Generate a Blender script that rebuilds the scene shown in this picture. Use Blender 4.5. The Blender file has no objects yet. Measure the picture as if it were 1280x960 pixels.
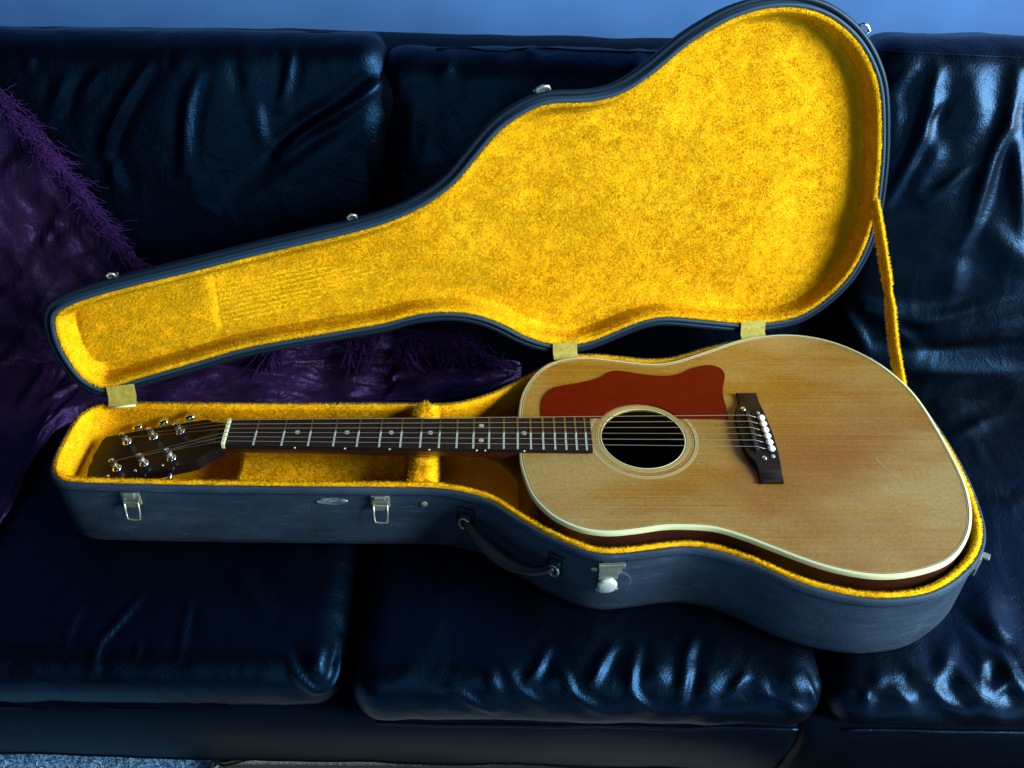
import bpy, math, random
import numpy as np
from mathutils import Vector, Matrix, geometry
from mathutils.bvhtree import BVHTree
random.seed(7); rng = np.random.default_rng(7)
scene = bpy.context.scene
COL = scene.collection

# ---------------------------------------------------------------- camera
F_PX, PITCH, YAW, ROLL = 1252.5, .735352, .024388, .021603      # focal length in pixels of a 1280 wide frame
CAM = np.array([.319992, -.855639, .86261])
fw = np.array([math.sin(YAW)*math.cos(PITCH), math.cos(YAW)*math.cos(PITCH), -math.sin(PITCH)])
rt = np.array([math.cos(YAW), -math.sin(YAW), 0.]); up = np.cross(rt, fw)
r2 = math.cos(ROLL)*rt + math.sin(ROLL)*up; u2 = -math.sin(ROLL)*rt + math.cos(ROLL)*up
cd = bpy.data.cameras.new('camera'); cam = bpy.data.objects.new('camera', cd); COL.objects.link(cam)
cd.sensor_fit = 'HORIZONTAL'; cd.sensor_width = 36; cd.lens = 36*F_PX/1280; cd.clip_start = .02; cd.clip_end = 60
cam.matrix_world = Matrix(((r2[0], u2[0], -fw[0], CAM[0]), (r2[1], u2[1], -fw[1], CAM[1]), (r2[2], u2[2], -fw[2], CAM[2]), (0, 0, 0, 1)))
scene.camera = cam

# ---------------------------------------------------------------- world, lamps, exposure
world = bpy.data.worlds.new('World'); scene.world = world; world.use_nodes = True
bg = world.node_tree.nodes['Background']; bg.inputs[0].default_value = (.16, .42, 1, 1); bg.inputs[1].default_value = .018
def area(name, loc, target, size, sy, power, color):
    l = bpy.data.lights.new(name, 'AREA'); l.shape = 'RECTANGLE'; l.size = size; l.size_y = sy; l.energy = power; l.color = color
    o = bpy.data.objects.new(name, l); COL.objects.link(o); o.location = loc
    o.rotation_euler = (Vector(target)-Vector(loc)).to_track_quat('-Z', 'Y').to_euler()
    return o
area('window_light', (3.9, -1.2, 1.62), (.5, .15, .05), 2.1, 1.8, 570, (.80, .93, 1))
area('front_fill', (.0, -2.3, 1.25), (.3, .1, 0), 1.4, 1.0, 8, (.62, .84, 1))  # added soft fill from the front to lift the tray wall, no actual lamp
scene.view_settings.view_transform = 'Standard'; scene.view_settings.look = 'None'
scene.view_settings.exposure = 0; scene.view_settings.gamma = 1
scene.render.engine = 'CYCLES'

# ---------------------------------------------------------------- helpers
def ray(x, y):
    d = fw*F_PX + (x-640)*r2 - (y-480)*u2
    return d/np.linalg.norm(d)
def hit(x, y, o, n):
    d = ray(x, y); o = np.array(o, float); n = np.array(n, float)
    return CAM + d*((o-CAM)@n)/(d@n)
def tag(o, label=None, cat=None, group=None, kind=None):
    if label: o['label'] = label
    if cat: o['category'] = cat
    if group: o['group'] = group
    if kind: o['kind'] = kind
    return o
def empty(name, loc, label, cat, rot=(0, 0, 0), group=None):
    o = bpy.data.objects.new(name, None); COL.objects.link(o); o.location = loc; o.rotation_euler = rot
    o.empty_display_size = .05
    return tag(o, label, cat, group)
def world_of(o):
    m = Matrix.LocRotScale(o.location, o.rotation_euler, o.scale)
    if o.parent: return world_of(o.parent) @ o.matrix_parent_inverse @ m
    return m
def link(o, parent=None):
    COL.objects.link(o)
    if parent:
        o.parent = parent; o.matrix_parent_inverse = world_of(parent).inverted()
    return o
def mesh(name, V, Fc, mat, smooth=True):
    me = bpy.data.meshes.new(name); V = np.asarray(V, dtype=float)
    me.from_pydata(V.tolist(), [], [tuple(map(int, f)) for f in Fc]); me.update()
    if mat: me.materials.append(mat)
    me.polygons.foreach_set('use_smooth', [smooth]*len(me.polygons))
    return me
def obj(name, V, Fc, mat, parent=None, smooth=True, sharp=None):
    me = mesh(name, V, Fc, mat, smooth)
    if sharp: 
        try: me.set_sharp_from_angle(angle=math.radians(sharp))
        except Exception: pass
    return link(bpy.data.objects.new(name, me), parent)
def fromparts(name, parts, mat, parent=None, smooth=False, sharp=None):
    V = []; Fc = []
    for v, f in parts:
        k = len(V); V += [tuple(p) for p in v]; Fc += [tuple(i+k for i in q) for q in f]
    return obj(name, V, Fc, mat, parent, smooth, sharp)
def box(c, s, M=None, bev=0):
    """rounded-ish box (chamfered) centred at c, size s; M = 3 axes"""
    c = np.array(c, float); s = np.array(s, float)/2
    M = np.eye(3) if M is None else np.array(M, float)
    b = bev if bev > 0 else 0
    if b == 0:
        v = [(i, j, k) for i in (-1, 1) for j in (-1, 1) for k in (-1, 1)]
        V = [c + (np.array(q)*s) @ M for q in v]
        return V, [(0, 1, 3, 2), (4, 6, 7, 5), (0, 4, 5, 1), (2, 3, 7, 6), (0, 2, 6, 4), (1, 5, 7, 3)]
    V = []; F_ = []
    prof = [(-1, 1), (-1, 0), (1, 0), (1, 1)]
    ring = [(-s[0]+b, -s[1]), (s[0]-b, -s[1]), (s[0], -s[1]+b), (s[0], s[1]-b), (s[0]-b, s[1]), (-s[0]+b, s[1]), (-s[0], s[1]-b), (-s[0], -s[1]+b)]
    for z, ins in ((-s[2], b), (-s[2]+b, 0), (s[2]-b, 0), (s[2], b)):
        for x, y in ring:
            V.append(c + np.array([x*(1-ins/max(s[0], 1e-6)), y*(1-ins/max(s[1], 1e-6)), z]) @ M)
    for l in range(3):
        for i in range(8):
            j = (i+1) % 8; F_.append((l*8+i, l*8+j, l*8+8+j, l*8+8+i))
    F_.append(tuple(range(7, -1, -1))); F_.append(tuple(range(24, 32)))
    return V, F_
def lathe(profile, c, axis=(0, 0, 1), n=20):
    """profile: (radius, height) along axis"""
    ax = Vector(axis).normalized(); q = ax.to_track_quat('Z', 'X').to_matrix(); q = np.array(q)
    V = []; F_ = []
    for r, h in profile:
        for k in range(n):
            a = 2*math.pi*k/n
            V.append(np.array(c) + q @ np.array([r*math.cos(a), r*math.sin(a), h]))
    for l in range(len(profile)-1):
        for k in range(n):
            j = (k+1) % n; F_.append((l*n+k, l*n+j, l*n+n+j, l*n+n+k))
    F_.append(tuple(range(n-1, -1, -1))); F_.append(tuple(range((len(profile)-1)*n, len(profile)*n)))
    return V, F_
def tube(P, r, n=8, cap=True, up=(0, 0, 1), flat=1.0):
    P = np.array(P, float); m = len(P); V = []; F_ = []
    R = np.full(m, r) if np.isscalar(r) else np.array(r)
    for i in range(m):
        t = P[min(i+1, m-1)]-P[max(i-1, 0)]; t = t/np.linalg.norm(t)
        a = np.cross(t, up); 
        if np.linalg.norm(a) < 1e-4: a = np.cross(t, (1, .2, .1))
        a /= np.linalg.norm(a); b = np.cross(a, t)
        for k in range(n):
            an = 2*math.pi*k/n; V.append(P[i] + R[i]*(math.cos(an)*a + flat*math.sin(an)*b))
    for i in range(m-1):
        for k in range(n):
            j = (k+1) % n; F_.append((i*n+k, i*n+j, i*n+n+j, i*n+n+k))
    if cap: F_.append(tuple(range(n-1, -1, -1))); F_.append(tuple(range((m-1)*n, m*n)))
    return V, F_
def spline(P, n, closed=True):
    """Catmull-Rom through P, resampled to n points of equal spacing"""
    P = np.array(P, float); m = len(P); out = []
    rngi = range(m) if closed else range(m-1)
    for i in rngi:
        if closed: p0, p1, p2, p3 = P[(i-1) % m], P[i], P[(i+1) % m], P[(i+2) % m]
        else: p0, p1, p2, p3 = P[max(i-1, 0)], P[i], P[i+1], P[min(i+2, m-1)]
        for t in np.linspace(0, 1, 12, endpoint=False):
            out.append(.5*((2*p1) + (-p0+p2)*t + (2*p0-5*p1+4*p2-p3)*t*t + (-p0+3*p1-3*p2+p3)*t**3))
    if not closed: out.append(P[-1])
    out = np.array(out)
    Q = np.vstack([out, out[:1]]) if closed else out
    L = np.r_[0, np.cumsum(np.linalg.norm(np.diff(Q, axis=0), axis=1))]
    t = np.linspace(0, L[-1], n, endpoint=not closed)
    return np.stack([np.interp(t, L, Q[:, k]) for k in range(Q.shape[1])], -1)
def smooth_closed(P, it=3):
    P = P.copy()
    for _ in range(it): P = .5*P + .25*(np.roll(P, 1, 0)+np.roll(P, -1, 0))
    return P
def area2(P): x, y = P[:, 0], P[:, 1]; return .5*np.sum(x*np.roll(y, -1)-y*np.roll(x, -1))
def inward(P):
    t = np.roll(P, -1, 0)-np.roll(P, 1, 0); t /= np.linalg.norm(t, axis=1)[:, None]
    n = np.stack([-t[:, 1], t[:, 0]], -1)
    return n if area2(P) > 0 else -n
def loops(P, prof):
    """prof: (inset, height) -> list of rings in (x, y, h)"""
    N = inward(P); out = []
    for d, h in prof:
        Q = P + N*d
        if d > .015: Q = smooth_closed(Q, int(d*400))
        out.append(np.c_[Q, np.full(len(Q), h)])
    return out
def skin(rings, close_last=False, close_first=False, flip=False):
    n = len(rings[0]); V = np.vstack(rings); Fc = []
    for l in range(len(rings)-1):
        a = l*n; i = np.arange(n); j = (i+1) % n
        Fc += np.stack([a+i, a+j, a+n+j, a+n+i], -1).tolist()
    def cap(r, off, rev):
        tri = geometry.tessellate_polygon([[Vector((p[0], p[1], 0)) for p in r]])
        z = []
        for t in tri:
            a, b, c = [r[k] for k in t]
            s = (b[0]-a[0])*(c[1]-a[1])-(b[1]-a[1])*(c[0]-a[0])
            t = tuple(t) if (s > 0) != rev else tuple(reversed(t))
            z.append(tuple(k+off for k in t))
        return z
    if close_last: Fc += cap(rings[-1], (len(rings)-1)*n, False)
    if close_first: Fc += cap(rings[0], 0, True)
    if flip: Fc = [tuple(reversed(f)) for f in Fc]
    return V, Fc

def _h(ix, iy, iz, seed):
    n = (ix*374761393 + iy*668265263 + iz*2147483647 + seed*1274126177) & 0xffffffff
    n = ((n ^ (n >> 13))*1274126177) & 0xffffffff
    return ((n ^ (n >> 16)) & 0xffff)/65535.
def vnoise(P, seed=0):
    P = np.asarray(P, float); i = np.floor(P).astype(np.int64); f = P-i; f = f*f*(3-2*f); r = 0
    for dx in (0, 1):
        for dy in (0, 1):
            for dz in (0, 1):
                w = (f[:, 0] if dx else 1-f[:, 0])*(f[:, 1] if dy else 1-f[:, 1])*(f[:, 2] if dz else 1-f[:, 2])
                r = r + w*_h(i[:, 0]+dx, i[:, 1]+dy, i[:, 2]+dz, seed)
    return r*2-1
def fbm(P, o=4, seed=0):
    r = 0; a = 1
    for k in range(o): r = r + a*vnoise(P*2**k+k*7.3, seed+k); a *= .5
    return r
def ridge(P, o=3, seed=0):
    r = 0; a = 1
    for k in range(o): r = r + a*(1-np.abs(vnoise(P*2**k+k*5.1, seed+k))*2); a *= .5
    return r

# ---------------------------------------------------------------- materials
def mat(name, base, rough=.5, metal=0, spec=.5, tint=None, sheen=0, sheent=None, coat=0):
    m = bpy.data.materials.new(name); m.use_nodes = True; b = m.node_tree.nodes['Principled BSDF']
    b.inputs['Base Color'].default_value = (*base, 1); b.inputs['Roughness'].default_value = rough
    b.inputs['Metallic'].default_value = metal; b.inputs['Specular IOR Level'].default_value = spec
    if tint: b.inputs['Specular Tint'].default_value = (*tint, 1)
    b.inputs['Sheen Weight'].default_value = sheen
    if sheent: b.inputs['Sheen Tint'].default_value = (*sheent, 1)
    b.inputs['Coat Weight'].default_value = coat
    return m, m.node_tree, b
def nd(nt, t, **kw):
    n = nt.nodes.new(t)
    for k, v in kw.items():
        if hasattr(n, k) and k not in ('inputs',): setattr(n, k, v)
    return n
def noise_node(nt, scale, detail=4, rough=.55, stretch=None, dist=0):
    tc = nd(nt, 'ShaderNodeTexCoord'); mp = nd(nt, 'ShaderNodeMapping'); no = nd(nt, 'ShaderNodeTexNoise')
    nt.links.new(tc.outputs['Object'], mp.inputs[0]); nt.links.new(mp.outputs[0], no.inputs[0])
    if stretch: mp.inputs['Scale'].default_value = stretch
    no.inputs['Scale'].default_value = scale; no.inputs['Detail'].default_value = detail
    no.inputs['Roughness'].default_value = rough; no.inputs['Distortion'].default_value = dist
    return no
def ramp(nt, src, stops):
    r = nd(nt, 'ShaderNodeValToRGB'); nt.links.new(src, r.inputs[0]); e = r.color_ramp.elements
    while len(e) < len(stops): e.new(.5)
    for el, (p, c) in zip(e, stops): el.position = p; el.color = (*c, 1)
    return r
def mix(nt, fac, a, b, mode='MIX'):
    m = nd(nt, 'ShaderNodeMix'); m.data_type = 'RGBA'; m.blend_type = mode
    for s, v in ((0, fac), (6, a), (7, b)):
        if hasattr(v, 'links') or hasattr(v, 'is_output'): nt.links.new(v, m.inputs[s])
        elif isinstance(v, (int, float)): m.inputs[s].default_value = v
        else: m.inputs[s].default_value = (*v, 1)
    return m.outputs[2]
def bump(nt, b, src, strength, dist, prev=None):
    n = nd(nt, 'ShaderNodeBump'); n.inputs['Strength'].default_value = strength; n.inputs['Distance'].default_value = dist
    nt.links.new(src, n.inputs['Height'])
    if prev is not None: nt.links.new(prev, n.inputs['Normal'])
    nt.links.new(n.outputs[0], b.inputs['Normal']); return n.outputs[0]

def leather_mat():
    m, nt, b = mat('black_leather', (.0002, .0004, .0010), .4, spec=.40, tint=(.10, .42, .92))
    n = noise_node(nt, 9, 5); r = ramp(nt, n.outputs[0], [(.3, (.32,)*3), (.75, (.44,)*3)]); nt.links.new(r.outputs[0], b.inputs['Roughness'])
    tc = nd(nt, 'ShaderNodeTexCoord'); v = nd(nt, 'ShaderNodeTexVoronoi'); v.inputs['Scale'].default_value = 420
    nt.links.new(tc.outputs['Object'], v.inputs[0])
    p = bump(nt, b, v.outputs['Distance'], .3, .0007)
    n2 = noise_node(nt, 60, 6, .65); p = bump(nt, b, n2.outputs[0], .12, .002, p)
    n4 = noise_node(nt, 17, 9, .62, None, 1.6); p = bump(nt, b, n4.outputs[0], .22, .008, p)
    return m
LEATHER = leather_mat()
PANEL, _nt, _b = mat('black_panel_leather', (.0006, .0012, .003), .55, spec=.16, tint=(.2, .5, 1))
_n = noise_node(_nt, 90, 5, .6); bump(_nt, _b, _n.outputs[0], .25, .002)
def vinyl_mat(name, base, rough):
    m, nt, b = mat(name, base, rough, spec=.35, tint=(.35, .7, 1))
    n = noise_node(nt, 7, 7, .65, (1, 1, 3)); c = ramp(nt, n.outputs[0], [(.30, tuple(.5*x for x in base)), (.5, base), (.68, tuple(1.6*x for x in base))])
    n3 = noise_node(nt, 60, 3, .7, (.35, 1, 2.2)); s = ramp(nt, n3.outputs[0], [(.58, (0, 0, 0)), (.74, (.6,)*3)])
    col = mix(nt, s.outputs[0], c.outputs[0], tuple(min(1, 2.2*x+.02) for x in base)); nt.links.new(col, b.inputs['Base Color'])
    n2 = noise_node(nt, 420, 4, .7); bump(nt, b, n2.outputs[0], .6, .0012)
    return m
VINYL = vinyl_mat('charcoal_vinyl', (.021, .033, .052), .6)
TRIM, _, _ = mat('blue_grey_trim', (.016, .036, .062), .5, spec=.3, tint=(.4, .75, 1))
DARKTRIM, _, _ = mat('black_trim', (.005, .009, .015), .45, spec=.3, tint=(.4, .7, 1))
def lining_mat():
    m, nt, b = mat('gold_plush_backing', (.70, .30, .006), .95, spec=.05, sheen=.15, sheent=(1, .7, .1))
    n = noise_node(nt, 22, 6, .6); c = ramp(nt, n.outputs[0], [(.3, (.90, .45, .003)), (.7, (1, .56, .006))]); nt.links.new(c.outputs[0], b.inputs['Base Color'])
    n2 = noise_node(nt, 260, 5, .7); bump(nt, b, n2.outputs[0], .9, .004)
    return m
LINING = lining_mat()
def pile_mat():
    m, nt, b = mat('gold_plush_pile', (.9, .5, .01), .85, spec=.08)
    at = nd(nt, 'ShaderNodeAttribute'); at.attribute_name = 'tone'
    c = ramp(nt, at.outputs['Fac'], [(0, (.80, .35, .002)), (.45, (1, .60, .004)), (1, (1, .76, .025))]); nt.links.new(c.outputs[0], b.inputs['Base Color'])
    tr = nd(nt, 'ShaderNodeBsdfTranslucent'); nt.links.new(c.outputs[0], tr.inputs[0])
    ms = nd(nt, 'ShaderNodeMixShader'); ms.inputs[0].default_value = .4
    nt.links.new(b.outputs[0], ms.inputs[1]); nt.links.new(tr.outputs[0], ms.inputs[2])
    nt.links.new(ms.outputs[0], nt.nodes['Material Output'].inputs[0])
    return m
PILE = pile_mat()
def wood_top():
    m, nt, b = mat('aged_spruce', (.5, .25, .07), .4, spec=.35, coat=.2)
    b.inputs['Coat Roughness'].default_value = .3
    g = noise_node(nt, 9, 9, .78, (.18, 34, 1)); c = ramp(nt, g.outputs[0], [(.34, (.15, .060, .003)), (.5, (.235, .110, .007)), (.66, (.32, .172, .02))])
    g2 = noise_node(nt, 4.2, 6, .62, (.8, 1.7, 1)); s = ramp(nt, g2.outputs[0], [(.42, (0, 0, 0)), (.64, (.8,)*3)])
    col = mix(nt, s.outputs[0], c.outputs[0], (.285, .200, .065))  # pale patches: worn finish, with greyish glare put into the colour
    g4 = noise_node(nt, 3.1, 5, .6, (.7, 1.3, 1), .5); s4 = ramp(nt, g4.outputs[0], [(.5, (0, 0, 0)), (.7, (.6,)*3)])
    col = mix(nt, s4.outputs[0], col, (.17, .058, .004))
    g3 = noise_node(nt, 230, 3, .7); s3 = ramp(nt, g3.outputs[0], [(.3, (.78,)*3), (.7, (1.15,)*3)])
    col = mix(nt, 1., col, s3.outputs[0], 'MULTIPLY'); nt.links.new(col, b.inputs['Base Color'])
    n = noise_node(nt, 40, 5, .6, (.3, 6, 1)); bump(nt, b, n.outputs[0], .06, .002)
    return m
SPRUCE = wood_top()
def wood(name, a, b_, rough=.35, stretch=(1, 14, 14), coat=.3, spec=.5):
    m, nt, b = mat(name, a, rough, coat=coat, spec=spec); g = noise_node(nt, 14, 6, .65, stretch)
    c = ramp(nt, g.outputs[0], [(.3, a), (.7, b_)]); nt.links.new(c.outputs[0], b.inputs['Base Color'])
    bump(nt, b, g.outputs[0], .1, .001); return m
MAHOG = wood('dark_mahogany', (.022, .006, .0025), (.05, .013, .005))
ROSE = wood('rosewood', (.005, .003, .0025), (.014, .007, .005), .5, coat=0, spec=.2)
HEADV = wood('headstock_veneer', (.008, .005, .005), (.010, .005, .004), .35, coat=0, spec=.12)
CREAM, _, _ = mat('cream_binding', (.54, .56, .30), .3)
WHITE, _, _ = mat('white_plastic', (.85, .85, .80), .3)
BLACKP, _, _ = mat('black_plastic', (.01, .012, .015), .3)
PICK = wood('tortoise_pickguard', (.075, .0016, .0008), (.105, .003, .001), .26, (3, 6, 1), coat=0, spec=.13)
RING, _, _ = mat('rosette_cream', (.36, .29, .12), .35)
RINGD, _, _ = mat('rosette_dark', (.06, .035, .02), .4)
PEARL, _, _ = mat('pearl_inlay', (.24, .28, .23), .25)
CHROME, _, _ = mat('chrome', (.75, .82, .85), .12, 1)
NICKEL, _nt, _b = mat('worn_nickel', (.34, .36, .27), .32, .75)
_n = noise_node(_nt, 90, 4); _r = ramp(_nt, _n.outputs[0], [(.3, (.22,)*3), (.7, (.5,)*3)]); _nt.links.new(_r.outputs[0], _b.inputs['Roughness'])
FRETM, _, _ = mat('fret_wire', (.55, .62, .55), .35, .35)
STRING, _, _ = mat('string_wire', (.4, .43, .4), .35, .6)
BRONZE, _, _ = mat('bronze_string', (.34, .29, .18), .35, .6)
WHITEMETAL, _, _ = mat('bright_nickel', (.6, .64, .56), .3, .4)
HINGE, _nt, _b = mat('brassy_hinge', (.42, .35, .05), .5, .25)
_n = noise_node(_nt, 160, 5, .7); _r = ramp(_nt, _n.outputs[0], [(.3, (.26, .20, .03)), (.65, (.46, .39, .07))]); _nt.links.new(_r.outputs[0], _b.inputs['Base Color'])
DARKIN, _, _ = mat('bare_interior_wood', (.10, .05, .02), .8)
def cloth_mat():
    m, nt, b = mat('purple_satin', (.04, .016, .08), .33, spec=.95, tint=(.5, .32, 1), sheen=.08, sheent=(.5, .3, 1))
    n = noise_node(nt, 30, 6, .65, (1, 1, 1), .6); c = ramp(nt, n.outputs[0], [(.3, (.005, .0014, .0055)), (.7, (.022, .006, .025))]); nt.links.new(c.outputs[0], b.inputs['Base Color'])
    n2 = noise_node(nt, 55, 7, .7, (1, 1, 1), 1.2); bump(nt, b, n2.outputs[0], .5, .006)
    return m
PURPLE = cloth_mat()
FRINGE, _, _ = mat('purple_yarn', (.030, .009, .065), .8, spec=.08, sheen=.0, sheent=(.6, .3, 1))

# ---------------------------------------------------------------- setting: wall, carpet
def wall():
    V = [(-3, .80, -1), (4, .80, -1), (4, .80, 2.2), (-3, .80, 2.2), (-3, .9, -1), (4, .9, -1), (4, .9, 2.2), (-3, .9, 2.2)]
    m, nt, b = mat('blue_wall_paint', (.03, .14, .42), .75)
    n = noise_node(nt, 2.2, 3); c = ramp(nt, n.outputs[0], [(.35, (.028, .10, .28)), (.65, (.05, .17, .42))]); nt.links.new(c.outputs[0], b.inputs['Base Color'])  # mottled lighter and darker blue: uneven light on the wall put into its colour
    n2 = noise_node(nt, 220, 3); bump(nt, b, n2.outputs[0], .15, .001)
    tag(obj('wall', V, [(0, 1, 2, 3), (7, 6, 5, 4), (0, 4, 5, 1), (3, 2, 6, 7), (0, 3, 7, 4), (1, 5, 6, 2)], m, smooth=False), kind='structure')
wall()
ZF = -.53
def carpet():
    m, nt, b = mat('blue_carpet', (.14, .32, .5), .95, spec=.05, sheen=.2)
    n = noise_node(nt, 170, 4, .7); c = ramp(nt, n.outputs[0], [(.3, (.06, .18, .36)), (.52, (.2, .45, .7)), (.75, (.45, .7, .85))]); nt.links.new(c.outputs[0], b.inputs['Base Color'])
    bump(nt, b, n.outputs[0], 1, .006)
    tag(obj('carpet', [(-3, -3, ZF), (4, -3, ZF), (4, .8, ZF), (-3, .8, ZF)], [(0, 1, 2, 3)], m, smooth=False), kind='structure')
    # loops of pile where the carpet shows in front of the sofa
    N = 26000; x = rng.uniform(-.5, .35, N); y = rng.uniform(-.36, -.08, N)
    d = np.stack([rng.normal(0, .5, N)+.5, rng.normal(0, .5, N)-.3, rng.uniform(.6, 1.2, N)], -1); d /= np.linalg.norm(d, axis=1)[:, None]
    p = np.stack([x, y, np.full(N, ZF)], -1); s = np.cross(d, rng.normal(0, 1, (N, 3))); s /= np.linalg.norm(s, axis=1)[:, None]
    V = np.stack([p-s*.0011, p+s*.0011, p+d*.009], 1).reshape(-1, 3)
    o = obj('carpet_pile', V, np.arange(3*N).reshape(-1, 3), m, smooth=False); tag(o, 'short blue carpet pile on the floor in front of the sofa', 'carpet pile', kind='stuff')
carpet()
def rug():
    m, nt, b = mat('dark_green_wool', (.012, .05, .03), .9, sheen=.3)
    n = noise_node(nt, 25, 5); c = ramp(nt, n.outputs[0], [(.3, (.002, .009, .007)), (.7, (.006, .022, .010))]); nt.links.new(c.outputs[0], b.inputs['Base Color'])
    n2 = noise_node(nt, 300, 3); bump(nt, b, n2.outputs[0], .6, .003)
    a = [hit(x, y, (0, 0, ZF), (0, 0, 1))[:2] for x, y in [(255, 985), (285, 958), (330, 950), (430, 948), (600, 948), (800, 948), (1100, 948), (1500, 960), (1700, 1500), (640, 1900), (100, 1500)]]
    P = spline(a, 120)
    V, Fc = skin(loops(P, [(0, ZF+.001), (0, ZF+.014), (.004, ZF+.018), (.01, ZF+.019)]), True)
    tag(obj('rug', V, Fc, m), 'dark green rug lying on the blue carpet below the sofa', 'rug')
rug()

# ---------------------------------------------------------------- sofa
RS = math.radians(-.9)
def S(P):
    P = np.asarray(P, float); c, s = math.cos(RS), math.sin(RS); Q = P.copy()
    Q[..., 0] = c*P[..., 0]-s*P[..., 1]; Q[..., 1] = s*P[..., 0]+c*P[..., 1]; return Q
def rbox(dim, R, step):
    """closed rounded box lattice, dim = (a, b, c), c up; returns points, quads"""
    n = [max(2, int(round(d/step))) for d in dim]
    V = {}; pts = []; Fc = []
    def idx(i, j, k):
        key = (i, j, k)
        if key not in V: V[key] = len(pts); pts.append(key)
        return V[key]
    for ax in range(3):
        u, v = [q for q in range(3) if q != ax]
        for side in (0, n[ax]):
            for i in range(n[u]):
                for j in range(n[v]):
                    q = []
                    for di, dj in ((0, 0), (1, 0), (1, 1), (0, 1)):
                        k = [0, 0, 0]; k[ax] = side; k[u] = i+di; k[v] = j+dj; q.append(idx(*k))
                    flip = (side == 0) != (ax == 1)
                    Fc.append(q[::-1] if flip else q)
    P = np.array(pts, float)/np.array(n)*np.array(dim)-np.array(dim)/2
    h = np.array(dim)/2; core = h-R; c = np.clip(P, -core, core); d = P-c; L = np.linalg.norm(d, axis=1); Ls = np.where(L > 0, L, 1)
    Nn = d/Ls[:, None]
    return c+Nn*R, Nn, np.array(Fc)
def vnormals(P, Fc):
    a = P[Fc[:, 2]]-P[Fc[:, 0]]; b = P[Fc[:, 3]]-P[Fc[:, 1]]; n = np.cross(a, b); N = np.zeros_like(P)
    for k in range(4): np.add.at(N, Fc[:, k], n)
    return N/np.maximum(np.linalg.norm(N, axis=1), 1e-12)[:, None]
SOFA = empty('sofa', (.35, 0, ZF), 'black leather three seat sofa with wrinkled cushions under the open guitar case', 'sofa')
BV = []
def cushion(name, centre, axes, dim, R, crown, strokes, step=.0042, crumple=.003, seed=1, stretch=(6, 14, 14), shape=None):
    P, N0, Fc = rbox(dim, R, step)
    a, b = P[:, 0]/(dim[0]/2), P[:, 1]/(dim[1]/2)
    top = P[:, 2] > 0
    cr = np.clip(1-np.abs(a)**3.2, 0, 1)*np.clip(1-np.abs(b)**3.2, 0, 1)
    P[:, 2] += np.where(top, crown*cr, 0)
    if shape: P = shape(P, a, b)
    A = np.array(axes, float); W = S(P @ A + np.array(centre))
    NW = vnormals(W, Fc)
    bv = BVHTree.FromPolygons([Vector(p) for p in W[::1]], Fc.tolist())
    # broad crumpling
    q = P*np.array(stretch)
    disp = crumple*fbm(q, 3, seed) + crumple*.5*np.maximum(0, ridge(P*np.array(stretch)*1.9, 2, seed+9)-.9)
    for st in strokes:
        pts, w, amp = st[0], st[1], st[2]
        H = []
        for x, y in spline(pts, max(6, len(pts)*4), False):
            h = bv.ray_cast(Vector(CAM), Vector(ray(x, y)))
            if h[0] is not None: H.append(np.array(h[0]))
        if len(H) < 3: continue
        H = np.array(H); lo, hi = H.min(0)-5*w, H.max(0)+5*w
        sel = np.where(np.all((W > lo) & (W < hi), axis=1))[0]
        if not len(sel): continue
        w_ = W[sel]; best = np.full(len(sel), 1e9); tt = np.zeros(len(sel)); sg = np.zeros(len(sel))
        for i in range(len(H)-1):
            d = H[i+1]-H[i]; L = d@d
            if L < 1e-10: continue
            t = np.clip(((w_-H[i])@d)/L, 0, 1); r = w_-(H[i]+t[:, None]*d); D = np.linalg.norm(r, axis=1)
            m = D < best; best[m] = D[m]; tt[m] = (i+t[m])/(len(H)-1)
            sg[m] = np.einsum('ij,ij->i', np.cross(d/math.sqrt(L), r[m]), NW[sel[m]])
        sd = np.where(sg >= 0, best, -best)
        taper = np.clip(np.sin(math.pi*np.clip(.06+.88*tt, 0, 1)), 0, 1)**.7
        disp[sel] += amp*taper*(np.exp(-(best/w)**2) - .55*np.exp(-((sd-2.0*w)/(1.5*w))**2) - .3*np.exp(-((sd+2.4*w)/(1.6*w))**2))
    W = W+NW*disp[:, None]
    BV.append(BVHTree.FromPolygons([Vector(p) for p in W], Fc.tolist()))
    return obj(name, W, Fc, LEATHER, SOFA)
X, Y, Z = (1, 0, 0), (0, 1, 0), (0, 0, 1)
def seat(x0, x1, yf, ztop, strokes, seed, crown=.006, R=.04, thick=.085):
    yb = .42; c = ((x0+x1)/2, (yf+yb)/2, ztop-thick/2)
    return cushion('seat_cushion', c, (X, Y, Z), (x1-x0, yb-yf, thick), R, crown, strokes, seed=seed, crumple=.0022, stretch=(16, 7, 12))
ZS = -.132
left_s = [([(103, 752), (86, 790), (80, 812)], .004, .003), ([(178, 742), (150, 775), (122, 806), (118, 834)], .0045, .0045), ([(237, 750), (230, 785), (223, 822)], .004, .0035),
          ([(174, 800), (171, 822)], .003, .003), ([(358, 817), (372, 845), (395, 864), (420, 846), (429, 800)], .005, .005), ([(405, 800), (398, 835), (412, 850)], .012, .006), ([(300, 720), (330, 760)], .01, .004)]
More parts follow.
